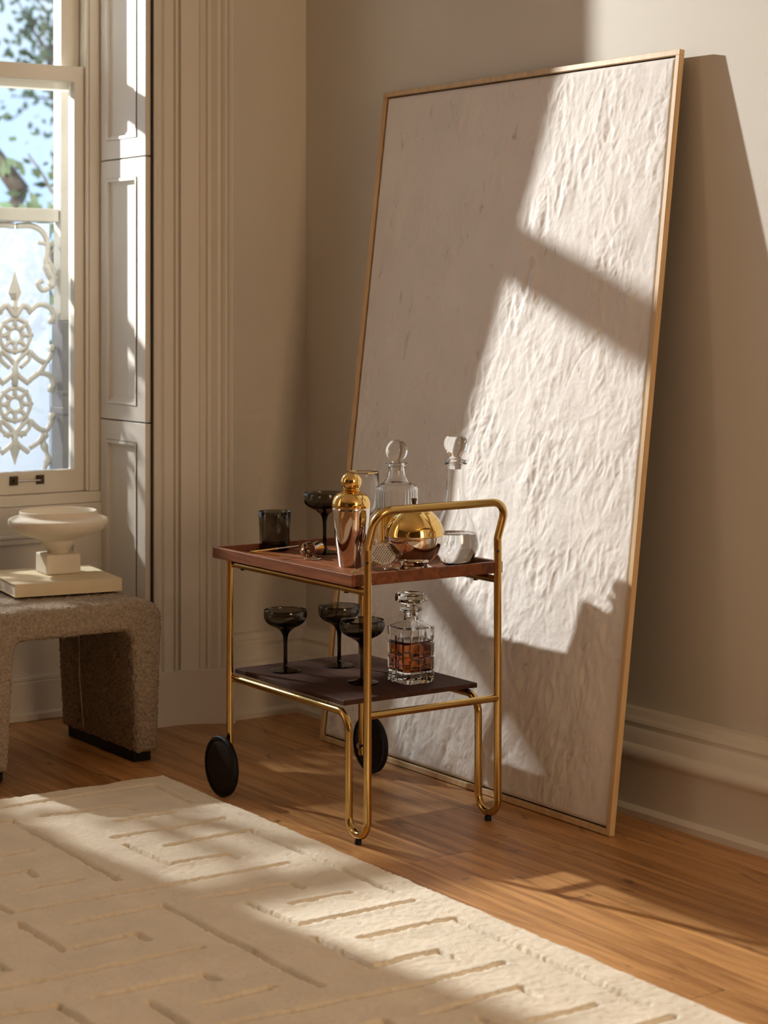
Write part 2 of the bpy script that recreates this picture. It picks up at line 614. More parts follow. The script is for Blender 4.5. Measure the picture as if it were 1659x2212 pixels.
tag(boxes('ceiling', [(-0.46, 7.7, -7.2, 0.4, 3.3, 3.45)], M['ceiling']), kind='structure')

# ---- baseboards (profile swept along the wall)
BB = [(0.0, 0.0), (0.100, 0.0), (0.100, 0.016), (0.094, 0.023), (0.083, 0.026), (0.080, 0.135), (0.083, 0.141), (0.089, 0.147),
      (0.091, 0.158), (0.087, 0.170), (0.078, 0.177), (0.068, 0.179), (0.064, 0.190), (0.058, 0.207), (0.048, 0.215),
      (0.047, 0.220), (0.049, 0.228), (0.044, 0.236), (0.034, 0.239), (0.030, 0.246), (0.024, 0.255), (0.0, 0.257)]
n = len(BB)
bbv = [(0.0, -d, z) for d, z in BB] + [(7.5, -d, z) for d, z in BB]
bbf = [(i, (i + 1) % n, n + (i + 1) % n, n + i) for i in range(n)] + [tuple(range(n)), tuple(range(2 * n - 1, n - 1, -1))]
o = mk('baseboard_right', bbv, bbf, M['trim'], autosmooth=35)
o.rotation_euler = (0, 0, 0.0125)
tag(o, kind='structure')
bbv = [(d, -0.34, z) for d, z in BB] + [(d, -0.0, z) for d, z in BB]
o = mk('baseboard_left', bbv, bbf, M['trim'], autosmooth=35)
tag(o, kind='structure')

# ---- moulded architrave beside the window
CAS = [(-0.580, 0.0), (-0.580, 0.022), (-0.576, 0.036), (-0.568, 0.041), (-0.557, 0.040), (-0.552, 0.036), (-0.548, 0.030), (-0.543, 0.037), (-0.517, 0.038),
       (-0.514, 0.028), (-0.506, 0.028), (-0.504, 0.038), (-0.497, 0.038), (-0.495, 0.028), (-0.489, 0.028), (-0.487, 0.042),
       (-0.424, 0.042), (-0.422, 0.048), (-0.408, 0.058), (-0.407, 0.070), (-0.402, 0.072), (-0.398, 0.066), (-0.393, 0.064), (-0.389, 0.070),
       (-0.380, 0.084), (-0.376, 0.086), (-0.372, 0.078), (-0.367, 0.079), (-0.362, 0.094), (-0.359, 0.098), (-0.355, 0.090), (-0.350, 0.090),
       (-0.347, 0.100), (-0.342, 0.106), (-0.337, 0.105), (-0.336, 0.0)]
o = extrude_z('trim_1', [(x, y) for y, x in CAS], 0.162, 3.3, M['trim'], autosmooth=28)
tag(o, kind='structure')
PL = [(-0.582, 0.0), (-0.582, 0.045), (-0.576, 0.054), (-0.545, 0.057), (-0.52, 0.055), (-0.50, 0.060), (-0.47, 0.066), (-0.44, 0.077),
      (-0.41, 0.094), (-0.38, 0.113), (-0.352, 0.134), (-0.345, 0.134), (-0.342, 0.128), (-0.342, 0.0)]
o = extrude_z('trim_2', [(x, y) for y, x in PL], 0.0, 0.166, M['trim'], autosmooth=30)
tag(o, kind='structure')
# the matching architrave on the other side of the window
o = extrude_z('trim_3', [(x, -2.27 - y) for y, x in CAS], 0.0, 3.3, M['trim'], autosmooth=28)
tag(o, kind='structure')

# ---- panelled shutters folded in the window reveal
def shutter(z0, z1, ip0, ip1, label, flip=False):
    t = thing('window_shutter', (-0.13, -0.58, z0), label, 'shutter', 'panelled shutters in the window reveal')
    x0, x1 = -0.291, 0.018
    a0, a1 = -0.247, -0.040
    y0, y1 = -0.581, -0.5995
    rect_frame('shutter_frame', y0, y1, x0, x1, z0, z1, a0, a1, ip0, ip1, M['trim'], t, swap=True, bevel=0.0012)
    boxes('panel', [(a0, a1, -0.5875, y0, ip0, ip1)], M['trim'], t)
    w = 0.021
    v, f = [], []
    outer = [(a0, ip0), (a1, ip0), (a1, ip1), (a0, ip1)]
    inner = [(a0 + w, ip0 + w), (a1 - w, ip0 + w), (a1 - w, ip1 - w), (a0 + w, ip1 - w)]
    mid = [(a0 + w * .45, ip0 + w * .45), (a1 - w * .45, ip0 + w * .45), (a1 - w * .45, ip1 - w * .45), (a0 + w * .45, ip1 - w * .45)]
    for loop, y in ((outer, y1 - 0.003), (mid, y1 - 0.002), (mid, -0.5925), (inner, -0.5876)):
        v += [(x, y, z) for x, z in loop]
    for k in range(3):
        for i in range(4):
            j = (i + 1) % 4
            f.append((k * 4 + i, k * 4 + j, (k + 1) * 4 + j, (k + 1) * 4 + i))
    mk('moulding', v, f, M['trim'], t)
    return t
shutter(1.771, 2.985, 1.832, 2.92, 'top cream shutter leaf in the window reveal, brightest in the sun')
shutter(0.942, 1.767, 0.992, 1.708, 'middle cream shutter leaf with a tall panel in the window reveal')
shutter(0.012, 0.938, 0.10, 0.876, 'lowest cream shutter leaf in the reveal behind the boucle stool')
tag(boxes('trim_4', [(-0.30, 0.03, -0.5808, -0.575, 0.0, 3.0)], M['gap']), kind='structure')

# ---- window: box frame, two sashes, panes
def build_window(name, yr, yl, full):
    w = thing(name, (-0.36, (yr + yl) / 2, 0.68), kind='structure')
    fo = 0.055
    for bx in ((yr - fo, yr, 0.7065, 2.94), (yl, yl + fo, 0.7065, 2.94), (yl, yr, 2.94, 3.0)):
        boxes('window_frame', [(-0.44, -0.297, *bx)], M['sash'], w, bevel=0.002, segs=1)
    for ya_ in (yr - fo - 0.0105, yl + fo + 0.0005):
        boxes('stop_bead', [(-0.312, -0.300, ya_, ya_ + 0.010, 0.707, 2.94)], M['sash'], w, bevel=0.003)
    boxes('window_sill', [(-0.52, -0.285, yl, yr, 0.672, 0.706)], M['sash'], w, bevel=0.003)
    ya, yb = yr - fo - 0.001, yl + fo + 0.001
    st = 0.043
    def sash(nm, xa, xb, z0, z1, br, tr, sd):
        s = rect_frame(nm, xa, xb, yb, ya, z0, z1, yb + sd, ya - sd, z0 + br, z1 - tr, M['sash'], w, bevel=0.0022)
        xm = (xa + xb) / 2 - 0.004
        boxes('pane', [(xm - 0.002, xm + 0.002, yb + sd - .004, ya - sd + .004, z0 + br - .004, z1 - tr + .004)], M['pane'], s)
        return s
    s1 = sash('lower_sash', -0.362, -0.318, 0.707, 2.073, 0.071, 0.050, st)
    sash('upper_sash', -0.412, -0.368, 2.000, 2.94, 0.052, 0.06, 0.066)
    if full:
        h = tube('sash_lift', [(-0.300, -0.895, 0.751), (-0.300, -0.796, 0.751)], 0.0035, M['steel'], s1)
        for yy in (-0.890, -0.800):
            boxes('lift_plate', [(-0.318, -0.311, yy - .014, yy + .014, 0.737, 0.766)], M['bronze'], s1, bevel=0.002)
            tube('lift_post', [(-0.314, yy, 0.751), (-0.296, yy, 0.751)], 0.0065, M['bronze'], s1, segs=10)
    return w
build_window('window_1', -0.58, -1.69, True)
build_window('added_window_2', -3.1, -4.2, False)  # this and the next: unseen windows added for their fill light
build_window('added_window_3', -5.0, -6.1, False)

# ---- panelled apron under the window
ap = thing('trim_5', (-0.29, -1.135, 0), kind='structure')
boxes('apron_board', [(-0.301, -0.292, -1.69, -0.581, 0.0, 0.671)], M['trim'], ap)
for bx in ((-0.2925, -0.281, -0.686, -0.5825, 0.136, 0.671), (-0.2925, -0.281, -1.688, -1.59, 0.136, 0.671), (-0.2925, -0.281, -1.59, -0.686, 0.586, 0.671)):
    boxes('apron_frame', [bx], M['trim'], ap, bevel=0.0015, segs=1)
for bx in ((-0.2925, -0.274, -1.59, -0.701, 0.571, 0.586), (-0.2925, -0.279, -1.59, -0.701, 0.553, 0.571), (-0.2925, -0.276, -0.701, -0.686, 0.136, 0.586)):
    boxes('apron_moulding', [bx], M['trim'], ap, bevel=0.004)
boxes('apron_base', [(-0.2925, -0.268, -1.688, -0.5825, 0.0, 0.122)], M['trim'], ap, bevel=0.003)
boxes('base_cap', [(-0.2925, -0.275, -1.688, -0.5825, 0.122, 0.136)], M['trim'], ap, bevel=0.003)
boxes('shoe_moulding', [(-0.268, -0.252, -1.688, -0.5825, 0.0, 0.028)], M['trim'], ap, bevel=0.006)

# ================================================================== outdoors
g = boxes('ground_outside', [(-40, -0.47, -30, 30, -0.4, -0.25)], M['ground'])
tag(g, kind='structure')

# verandah of cast iron in front of the window
vp = thing('verandah_post', (-0.75, -0.508, -0.25), 'pale verandah post with its lower half coloured dark for shade outside the window', 'post')
boxes('shaft', [(-0.78, -0.72, -0.536, -0.480, 1.25, 3.2)], M['verandah'], vp, bevel=0.004)
boxes('shaded_half', [(-0.795, -0.705, -0.536, -0.447, -0.25, 1.25)], M['shaded_half'], vp, bevel=0.004)
for za, zb in ((0.93, 0.955), (1.00, 1.012)):
    boxes('shaded_half_band', [(-0.800, -0.700, -0.538, -0.442, za, zb)], M['shaded_half'], vp, bevel=0.003)
vb = boxes('verandah_rail', [(-0.775, -0.725, -2.3, -0.540, 1.588, 1.634)], M['verandah'], bevel=0.004)
tag(vb, 'pale horizontal rail above the ironwork outside the window', 'rail')

def leafspear(c, h, w, up=1):
    x, y, z = c
    v = [(x - .008, y, z), (x + .008, y, z), (x, y - w, z + up * h * .35), (x, y + w, z + up * h * .35), (x - .011, y, z + up * h * .35), (x + .011, y, z + up * h * .35), (x, y, z + up * h)]
    f = [(0, 1, 5, 2), (0, 4, 2), (1, 3, 5), (0, 3, 4), (0, 1, 3), (2, 5, 6), (5, 3, 6), (3, 4, 6), (4, 2, 6)]
    return v, f
def spiral(c, r0, a0, a1, shrink=0.35, n=16):
    out = []
    for k in range(n + 1):
        t = k / n
        a = a0 + (a1 - a0) * t
        r = r0 * (1 - (1 - shrink) * t)
        out.append((c[0], c[1] + r * math.cos(a), c[2] + r * math.sin(a)))
    return out
def crsp(pts, n=6):
    P = [Vector(p) for p in pts]
    out = []
    for i in range(len(P) - 1):
        p0 = P[i - 1] if i else P[i] * 2 - P[i + 1]
        p1, p2 = P[i], P[i + 1]
        p3 = P[i + 2] if i + 2 < len(P) else P[i + 1] * 2 - P[i]
        for k in range(n):
            t = k / n
            out.append(0.5 * ((2 * p1) + (p2 - p0) * t + (2 * p0 - 5 * p1 + 4 * p2 - p3) * t * t + (3 * p1 - p0 - 3 * p2 + p3) * t ** 3))
    out.append(P[-1])
    return out
def ring_vf(c, R, r, segs=20):
    path = [(c[0], c[1] + R * math.cos(2 * PI * k / segs), c[2] + R * math.sin(2 * PI * k / segs)) for k in range(segs + 1)]
    return tube_vf(path, r, 8, False)

iron_src = thing('ironwork_panel', (-0.75, -0.692, 0.60), 'scrolled cast iron lattice next to the verandah post', 'ironwork', 'cast iron lattice panels outside the window')
def P3(dy, z): return (-0.75, -0.692 + dy, z)
def ip(name, path, r, segs=8):
    v, f = tube_vf(path, r, segs)
    return mk(name, v, f, M['iron'], iron_src, smooth=True)
for sgn in (1, -1):
    S = lambda dy, z: P3(sgn * dy, z)
    arch = crsp([S(0.004, 1.572), S(0.05, 1.575), S(0.092, 1.562), S(0.116, 1.53), S(0.120, 1.49), S(0.113, 1.45), S(0.126, 1.415), S(0.138, 1.392), S(0.128, 1.365), S(0.100, 1.355), S(0.085, 1.378), S(0.102, 1.388)])
    ip('arch_scroll', arch, [0.010 if i < 32 else 0.016 if i < 48 else 0.009 for i in range(len(arch))])
    ip('arch_bar', [S(0.085, 1.518), S(0.143, 1.510)], 0.007)
    ip('arch_leaf', crsp([S(0.120, 1.46), S(0.143, 1.42), S(0.134, 1.39)]), 0.011)
    for zc in (1.202, 0.968):
        for pts in ([S(0.048, zc + 0.075), S(0.085, zc + 0.103), S(0.122, zc + 0.098), S(0.142, zc + 0.074), S(0.139, zc + 0.052), S(0.126, zc + 0.054)],
                    [S(0.055, zc - 0.055), S(0.085, zc - 0.083), S(0.115, zc - 0.092), S(0.134, zc - 0.065), S(0.139, zc - 0.048), S(0.128, zc - 0.048)]):
            q = crsp(pts)
            ip('side_scroll', q, [0.0095 + (0.006 if i > len(q) - 8 else 0.0) for i in range(len(q))])
        ip('side_stem', crsp([S(0.055, zc - 0.150), S(0.09, zc - 0.128), S(0.115, zc - 0.092)]), 0.0095)
    q = crsp([S(0.112, 0.868), S(0.106, 0.83), S(0.122, 0.78), S(0.105, 0.73), S(0.116, 0.68), S(0.110, 0.636)])
    ip('leaf_stem', q, [0.011 + 0.004 * math.sin(i * 1.1) for i in range(len(q))])
for zc in (1.202, 0.968):
    for R0, r0 in ((0.026, 0.009), (0.056, 0.008)):
        v, f = ring_vf((-0.75, -0.692, zc), R0, r0)
        mk('ring', v, f, M['iron'], iron_src, smooth=True)
    for k in range(8):
        a = k * PI / 4
        ip('petal', [(-0.75, -0.692 + .024 * math.cos(a), zc + .024 * math.sin(a)), (-0.75, -0.692 + .066 * math.cos(a), zc + .066 * math.sin(a))], [0.010, 0.006])
    for q in (1, -1):
        ip('lattice_bar', crsp([P3(q * .05, zc - .05), P3(q * .012, zc - .085), P3(0, zc - .11), P3(q * .012, zc - .135), P3(q * .05, zc - .165)]), 0.009)
        ip('lattice_loop', crsp([P3(q * .05, zc - .05), P3(q * .052, zc - .08), P3(q * .02, zc - .11)]), 0.008)
    ip('lattice_stem', [P3(0, zc - .09), P3(0, zc - .17)], 0.012)
mk('finial', *leafspear(P3(0, 1.305), 0.115, 0.024), M['iron'], iron_src)
ip('finial_stem', [P3(0, 1.26), P3(0, 1.32)], 0.010)
ip('finial_wings', crsp([P3(0.06, 1.285), P3(0.03, 1.302), P3(0, 1.27), P3(-0.03, 1.302), P3(-0.06, 1.285)]), 0.011)
mk('drop_finial', *leafspear(P3(0, 0.86), 0.10, 0.022, -1), M['iron'], iron_src)
ip('drop_bar', [P3(-0.04, 0.868), P3(0.04, 0.868)], 0.010)
boxes('bottom_rail', [(-0.765, -0.735, -0.845, -0.541, 0.60, 0.635)], M['iron'], iron_src)
words = ['second lattice of cast iron scrolls away from the verandah post', 'third lattice of cast iron scrolls away from the verandah post',
         'fourth lattice of cast iron scrolls away from the verandah post']
for i, lb in enumerate(words):
    c = copy_tree(iron_src)
    c.location.y -= 0.315 * (i + 1)
    c['label'] = lb

fs = boxes('frosted_screen', [(-0.806, -0.800, -2.3, -0.540, 0.58, 1.586)], M['frosted'])
tag(fs, 'pale frosted glass screen behind the ironwork outside the window', 'screen')

# trees in the garden
def tree(loc, h, label, seed, lean=0.0, leaves=1500, spread=1.6, zl=1.6):
    rr = random.Random(seed)
    t = thing('garden_tree', loc, label, 'tree', 'trees in the garden')
    bl = []
    tips = []
    def branch(p, d, L, r, depth):
        pts = [p]; q = Vector(p); dd = Vector(d).normalized()
        for k in range(6):
            dd = (dd + Vector((rr.uniform(-.25, .25), rr.uniform(-.3, .3), rr.uniform(-.12, .18)))).normalized()
            q = q + dd * (L / 6)
            pts.append(tuple(q))
            if depth >= 1: tips.append(tuple(q))
        bl.append(tube_vf(pts, [r * (1 - .11 * k) for k in range(7)], 7))
        if depth < 3:
            for k in range(4 if depth == 0 else 3):
                s = Vector(pts[rr.randint(2, 6)])
                nd = (dd + Vector((rr.uniform(-1, 1), rr.uniform(-1.2, 1.2), rr.uniform(-.3, .6)))).normalized()
                branch(tuple(s), nd, L * rr.uniform(.5, .7), r * .5, depth + 1)
    branch((0, 0, 0), (lean, 0.1, 1), h, 0.13, 0)
    mk('trunk', *bl[0], M['bark'], t, smooth=True, local=True)
    mk('branches', *join_vf(bl[1:]), M['bark'], t, smooth=True, local=True)['kind'] = 'stuff'
    V, F = [], []
    for k in range(leaves):
        c = Vector(rr.choice(tips)) + Vector((rr.gauss(0, .22), rr.gauss(0, .22), rr.gauss(0, .2)))
        a = Vector((rr.gauss(0, 1), rr.gauss(0, 1), rr.gauss(0, 1))).normalized()
        b = a.orthogonal().normalized()
        s = rr.uniform(.035, .07)
        i = len(V)
        V += [tuple(c - a * s), tuple(c + b * s * .5), tuple(c + a * s), tuple(c - b * s * .5)]
        F.append((i, i + 1, i + 2, i + 3))
    f = mk('foliage', V, F, M['leaf'], t, local=True)
    f['kind'] = 'stuff'
    return t
tree((-6.2, 0.9, -0.25), 2.6, 'broad tree with bare forking branches seen through the lower pane', 3, 0.1, 1600)
tree((-11.5, 4.6, -0.25), 3.0, 'leafier tree standing behind the forked tree in the garden', 8, -0.1, 1500)

# ================================================================== rug
RZ = 0.022
SEG = [[(0.774, -1.565), (0.77, -1.413), (0.771, -0.971), (1.006, -0.982)], [(0.907, -1.36), (0.923, -1.153)], [(0.933, -1.138), (0.981, -1.135)],
       [(1.06, -1.221), (1.06, -1.065)], [(1.192, -1.303), (1.184, -0.993)], [(0.9, -1.58), (0.896, -1.436), (1.516, -1.455)],
       [(1.187, -1.699), (1.179, -1.516)], [(1.333, -1.76), (1.329, -1.593), (1.382, -1.593)], [(1.47, -1.68), (1.458, -1.521)],
       [(1.271, -1.306), (1.468, -1.301), (1.474, -1.145), (1.517, -1.144)], [(1.327, -1.23), (1.319, -0.993), (1.941, -0.997)],
       [(1.501, -1.765), (1.601, -1.749), (1.618, -1.069)], [(1.741, -1.371), (1.755, -1.15), (1.801, -1.148)],
       [(1.739, -1.674), (1.735, -1.459), (2.36, -1.459)], [(1.674, -1.769), (1.887, -1.766), (1.875, -1.598), (1.925, -1.597)],
       [(2.028, -2.36), (2.027, -1.964), (2.029, -1.53)], [(2.171, -1.834), (2.168, -1.607), (2.218, -1.603)], [(2.246, -1.764), (2.477, -1.767), (2.478, -1.92), (2.43, -1.92)],
       [(2.313, -1.68), (2.309, -1.533)], [(2.157, -2.12), (2.16, -2.022), (2.167, -1.911), (2.78, -1.908)], [(1.46, -1.91), (1.935, -1.91)],
       [(1.826, -1.302), (2.017, -1.294), (2.016, -0.998)], [(1.883, -1.226), (1.892, -1.08)], [(2.163, -1.234), (2.162, -1.0)],
       [(2.162, -1.0), (2.781, -1.015)], [(2.111, -1.311), (2.322, -1.318), (2.315, -1.152), (2.368, -1.152)],
       [(2.426, -1.758), (2.457, -1.304), (2.446, -1.09)], [(2.59, -1.379), (2.576, -1.148), (2.625, -1.156)],
       [(2.728, -1.238), (2.733, -1.095)], [(2.66, -1.31), (2.86, -1.305), (2.859, -1.016)], [(2.59, -1.68), (2.576, -1.462), (3.1, -1.462)],
       [(3.01, -1.24), (3.0, -1.01), (3.5, -1.02)], [(2.87, -1.76), (2.86, -1.53)]]
def build_rug():
    th = -0.0148
    Lx, Ly = 3.1, 1.75
    dx = 0.0040
    nx, ny = int(Lx / dx), int(Ly / dx)
    a = np.linspace(0, Lx, nx); b = np.linspace(0, Ly, ny)
    A, B = np.meshgrid(a, b, indexing='ij')
    ed = 0.0025 * np.sin(A * 60) * np.sin(A * 23.0)
    X = 0.6845 + A * math.cos(th) + B * math.sin(th)
    Y = -0.8915 + A * math.sin(th) - B * math.cos(th)
    dist = np.full(X.shape, 9.0)
    for s in SEG:
        for (x0, y0), (x1, y1) in zip(s[:-1], s[1:]):
            vx, vy = x1 - x0, y1 - y0
            L2 = vx * vx + vy * vy
            t = np.clip(((X - x0) * vx + (Y - y0) * vy) / L2, 0, 1)
            d = np.hypot(X - x0 - t * vx, Y - y0 - t * vy)
            dist = np.minimum(dist, d)
    noise = rng.normal(0, 1, X.shape)
    def blur(z, k):
        for ax in (0, 1):
            z = sum(np.roll(z, i, ax) for i in range(-k, k + 1)) / (2 * k + 1)
        return z
    n1 = blur(noise, 1); n1 /= n1.std()
    n2 = blur(blur(rng.normal(0, 1, X.shape), 6), 6); n2 /= n2.std()
    dist = dist + n1 * 0.0008
    H = RZ - 0.0190 * np.exp(-(dist / 0.0068) ** 4) + 0.0012 * np.exp(-((dist - 0.018) / 0.008) ** 2)
    H = H + n1 * 0.00055 + n2 * 0.0007
    edge = np.minimum(np.minimum(A, Lx - A), np.minimum(B, Ly - B))
    H = H * np.clip(0.25 + edge / 0.012, 0, 1) ** 0.5
    Y = Y + np.where(B < 0.004, n1 * 0.0018, 0)
    X = X + np.where(A < 0.004, n1 * 0.0018, 0)
    V = np.stack([X, Y, H], -1).reshape(-1, 3)
    idx = np.arange(nx * ny).reshape(nx, ny)
    F = np.stack([idx[:-1, :-1], idx[1:, :-1], idx[1:, 1:], idx[:-1, 1:]], -1).reshape(-1, 4)
    me = bpy.data.meshes.new('rug')
    # skirt down to the floor
    per = list(idx[:, 0]) + list(idx[-1, 1:]) + list(idx[-2::-1, -1]) + list(idx[0, -2:0:-1])
    nb = len(V)
    low = V[per].copy(); low[:, 2] = 0.0005
    V = np.vstack([V, low])
    sk = [(per[i], per[(i + 1) % len(per)], nb + (i + 1) % len(per), nb + i) for i in range(len(per))]
    me.from_pydata(V.tolist(), [], F.tolist() + sk)
    me.validate()
    bm = bmesh.new(); bm.from_mesh(me)
    bmesh.ops.recalc_face_normals(bm, faces=bm.faces)
    bm.to_mesh(me); bm.free()
    finish(me, M['rug'], True)
    o = bpy.data.objects.new('rug', me)
    COL.objects.link(o)
    if o.data.polygons[nx * 40].normal.z < 0:
        me.flip_normals()
    return o
rug = build_rug()
tag(rug, 'cream wool rug with a carved maze of grooves on the oak floor', 'rug')

# ================================================================== leaning canvas
PWd, PHt = 1.323, 1.970
tilt = math.atan2(0.235, 1.956)
art = thing('leaning_canvas', (0.481, -0.257, 0.002), 'tall crinkled off-white canvas in a thin pale wood frame leaning on the wall', 'painting')
art.rotation_euler = (-tilt, 0, 0)
FW, FD = 0.0145, 0.017
for nm, bx in (('frame_rail', (0, PWd, 0, FD, 0, FW)), ('frame_rail', (0, PWd, 0, FD, PHt - FW, PHt)),
               ('frame_rail', (0, FW, 0, FD, FW, PHt - FW)), ('frame_rail', (PWd - FW, PWd, 0, FD, FW, PHt - FW))):
    boxes(nm, [bx], M['frame'], art, bevel=0.0008, local=True, segs=1)
boxes('backing_board', [(0.004, PWd - 0.004, FD - 0.005, FD - 0.001, 0.004, PHt - 0.004)], M['gap'], art, local=True)
def build_canvas():
    x0, x1, z0, z1 = FW + 0.004, PWd - FW - 0.004, FW + 0.004, PHt - FW - 0.004
    dx = 0.0036
    nx, nz = int((x1 - x0) / dx), int((z1 - z0) / dx)
    X, Z = np.meshgrid(np.linspace(x0, x1, nx), np.linspace(z0, z1, nz), indexing='ij')
    H = np.zeros(X.shape)
    def crease(cx, cz, ang, L, w, h, bend):
        R = L * .65 + 3 * w
        i0, i1 = np.searchsorted(X[:, 0], [cx - R, cx + R]); j0, j1 = np.searchsorted(Z[0], [cz - R, cz + R])
        if i1 - i0 < 2 or j1 - j0 < 2: return
        sx = X[i0:i1, j0:j1] - cx; sz = Z[i0:i1, j0:j1] - cz
        a = sx * math.cos(ang) + sz * math.sin(ang)
        b = -sx * math.sin(ang) + sz * math.cos(ang) + bend * a * a
        H[i0:i1, j0:j1] += h * np.exp(-(b / w) ** 2) * np.clip(1 - (a / (L / 2)) ** 2, 0, 1)
    fx = np.fft.fftfreq(nx, dx)[:, None]; fz = np.fft.fftfreq(nz, dx)[None, :]
    def band(lam, ratio, ang, width=0.45):
        ca, sa = math.cos(ang), math.sin(ang)
        u = (fx * ca + fz * sa) * ratio      # along the crease: longer waves
        w = -fx * sa + fz * ca
        k = np.hypot(u, w) * lam
        filt = np.exp(-((np.log(np.maximum(k, 1e-6))) / width) ** 2)
        n_ = np.real(np.fft.ifft2(np.fft.fft2(rng.normal(0, 1, X.shape)) * filt))
        return n_ / n_.std()
    a0 = PI / 2 - 0.30
    mask = np.clip(0.85 + 0.35 * band(0.30, 1.3, a0), 0.35, 1.5)
    H += 0.00105 * np.abs(band(0.11, 2.2, a0)) * mask
    H -= 0.00078 * np.abs(band(0.055, 2.0, a0 + 0.25)) * mask
    H += 0.00042 * np.abs(band(0.030, 1.8, a0 - 0.2)) * mask
    for k in range(420):
        ang = PI / 2 + rng.normal(-0.32, 0.40)
        crease(rng.uniform(x0, x1), rng.uniform(z0, z1), ang, rng.uniform(0.04, 0.16), rng.uniform(.0022, .0050), rng.choice([1, 1, -1]) * rng.uniform(.0002, .0010), rng.normal(0, 3.0))
    for k in range(45):
        ang = PI / 2 + rng.normal(-0.4, 0.6)
        crease(rng.uniform(x0, x1), rng.uniform(z0, z1), ang, rng.uniform(.15, .45), rng.uniform(.0028, .006), rng.choice([1, -1]) * rng.uniform(.0004, .0012), rng.normal(0, 1.2))
    H += 0.0005 * band(0.16, 1.3, a0)
    ed = np.minimum(np.minimum(X - x0, x1 - X), np.minimum(Z - z0, z1 - Z))
    H *= np.clip(ed / 0.02, 0, 1)
    Yf = 0.0045 - H + 0.005 * np.exp(-(ed / 0.004) ** 2)
    V = np.stack([X, Yf, Z], -1).reshape(-1, 3)
    idx = np.arange(nx * nz).reshape(nx, nz)
    F = np.stack([idx[:-1, :-1], idx[1:, :-1], idx[1:, 1:], idx[:-1, 1:]], -1).reshape(-1, 4)
    return mk('canvas', V, F, M['canvas'], art, smooth=True, local=True)
build_canvas()

# ================================================================== bar cart
YN, YF = -0.802, -0.405
cart = thing('bar_cart', (1.2, -0.6, 0), 'brass tube bar cart with a mahogany tray, lower shelf and two dark wheels', 'bar cart')
TR = 0.0098
def side_frame(y):
    p = fillet([(0.912, y, 0.311), (1.466, y, 0.311), (1.466, y, 0.0215), (1.547, y, 0.0215), (1.547, y, 0.648)], [0, 0.046, 0.0404, 0.0404, 0], 12)
    return tube('side_frame', p, TR, M['brass'], cart, 18)
for y in (YN, YF):
    s = side_frame(y)
    lathe('foot', [(0, 0), (0.0085, 0), (0.0085, 0.010), (0.0065, 0.0125), (0, 0.0125)], M['rubber'], s, 20, loc=tuple(np.array([1.5065, y, 0]) - base_of(s)))
    tube('tray_rail', [(0.905, y, 0.6165), (1.547, y, 0.6165)], 0.0093, M['brass'], cart, 16)
hp = fillet([(1.547, YN, 0.648), (1.547, YN, 0.722), (1.585, YN, 0.8165), (1.585, YF, 0.8165), (1.547, YF, 0.722), (1.547, YF, 0.648)], [0, 0.03, 0.046, 0.046, 0.03, 0], 12)
hd = tube('handle', hp, 0.0101, M['brass'], cart, 18)
for y in (YN, YF):
    tube('sleeve', [(1.547, y, 0.6475), (1.547, y, 0.6495)], 0.0107, M['brass'], cart, 18)
    tube('screw', [(1.5545, y - 0.006, 0.690), (1.5585, y - 0.009, 0.690)], 0.0042, M['bronze'], cart, 12)
tube('cross_bar', [(1.547, YN, 0.318), (1.547, YF, 0.318)], 0.0093, M['brass'], cart, 16)
for y, yw, s in ((-0.812, -0.842, -1), (-0.388, -0.363, 1)):
    tube('rear_post', [(0.905, y, 0.052), (0.905, y, 0.627)], 0.0093, M['brass'], cart, 16)
    # wheel: a slim turned disc with a rubber tyre, axle along y
    def disc(prof, yc, xc=0.912, zc=0.081, segs=56):
        v, f = lathe_vf(prof, segs)
        return [(xc + p[0], yc + p[2], zc + p[1]) for p in v], f
    v, f = disc([(0, -0.008), (0.055, -0.008), (0.066, -0.0065), (0.0715, -0.004), (0.0715, 0.004), (0.066, 0.0065), (0.055, 0.008), (0, 0.008)], yw)
    w = mk('wheel', v, f, M['wheelwood'], cart, autosmooth=40)
    v, f = disc([(0.071, -0.0075), (0.078, -0.0075), (0.0808, -0.004), (0.0808, 0.004), (0.078, 0.0075), (0.071, 0.0075), (0.071, -0.0075)], yw)
    mk('tyre', v, f, M['rubber'], w, autosmooth=40)
    tube('axle', [(0.911, yw, 0.079), (0.911, y - s * 0.013, 0.079)], 0.0042, M['steel'], w, 12)
    tube('axle_cap', [(0.911, y - s * 0.011, 0.079), (0.911, y - s * 0.0165, 0.079)], 0.0078, M['steel'], w, 14)
# tray with raised rim
tx0, tx1, ty0, ty1, tz0, tzb, tz1 = 0.828, 1.510, -0.822, -0.360, 0.6262, 0.6375, 0.6555
tw = 0.0125
tray = boxes('tray', [(tx0 + tw, tx1 - tw, ty0 + tw, ty1 - tw, tz0, tzb)], M['mahogany'], cart)
for bx in ((tx0, tx1, ty0, ty0 + tw, tz0, tz1), (tx0, tx1, ty1 - tw, ty1, tz0, tz1), (tx0, tx0 + tw, ty0 + tw, ty1 - tw, tz0, tz1), (tx1 - tw, tx1, ty0 + tw, ty1 - tw, tz0, tz1)):
    boxes('rim', [bx], M['mahogany'], tray, bevel=0.0016)
for xx, yy in ((0.955, YN), (1.455, YN), (0.955, YF), (1.455, YF)):
    lathe('rail_screw', [(0, 0), (0.006, 0), (0.006, 0.004), (0, 0.004)], M['bronze'], cart, 14, loc=(xx - 1.2, yy + 0.6, 0.6045))
# lower shelf
boxes('shelf', [(0.893, 1.425, -0.790, -0.377, 0.3212, 0.3335)], M['walnut'], cart, bevel=0.0012)
SZ = 0.3337
TZ = 0.6377

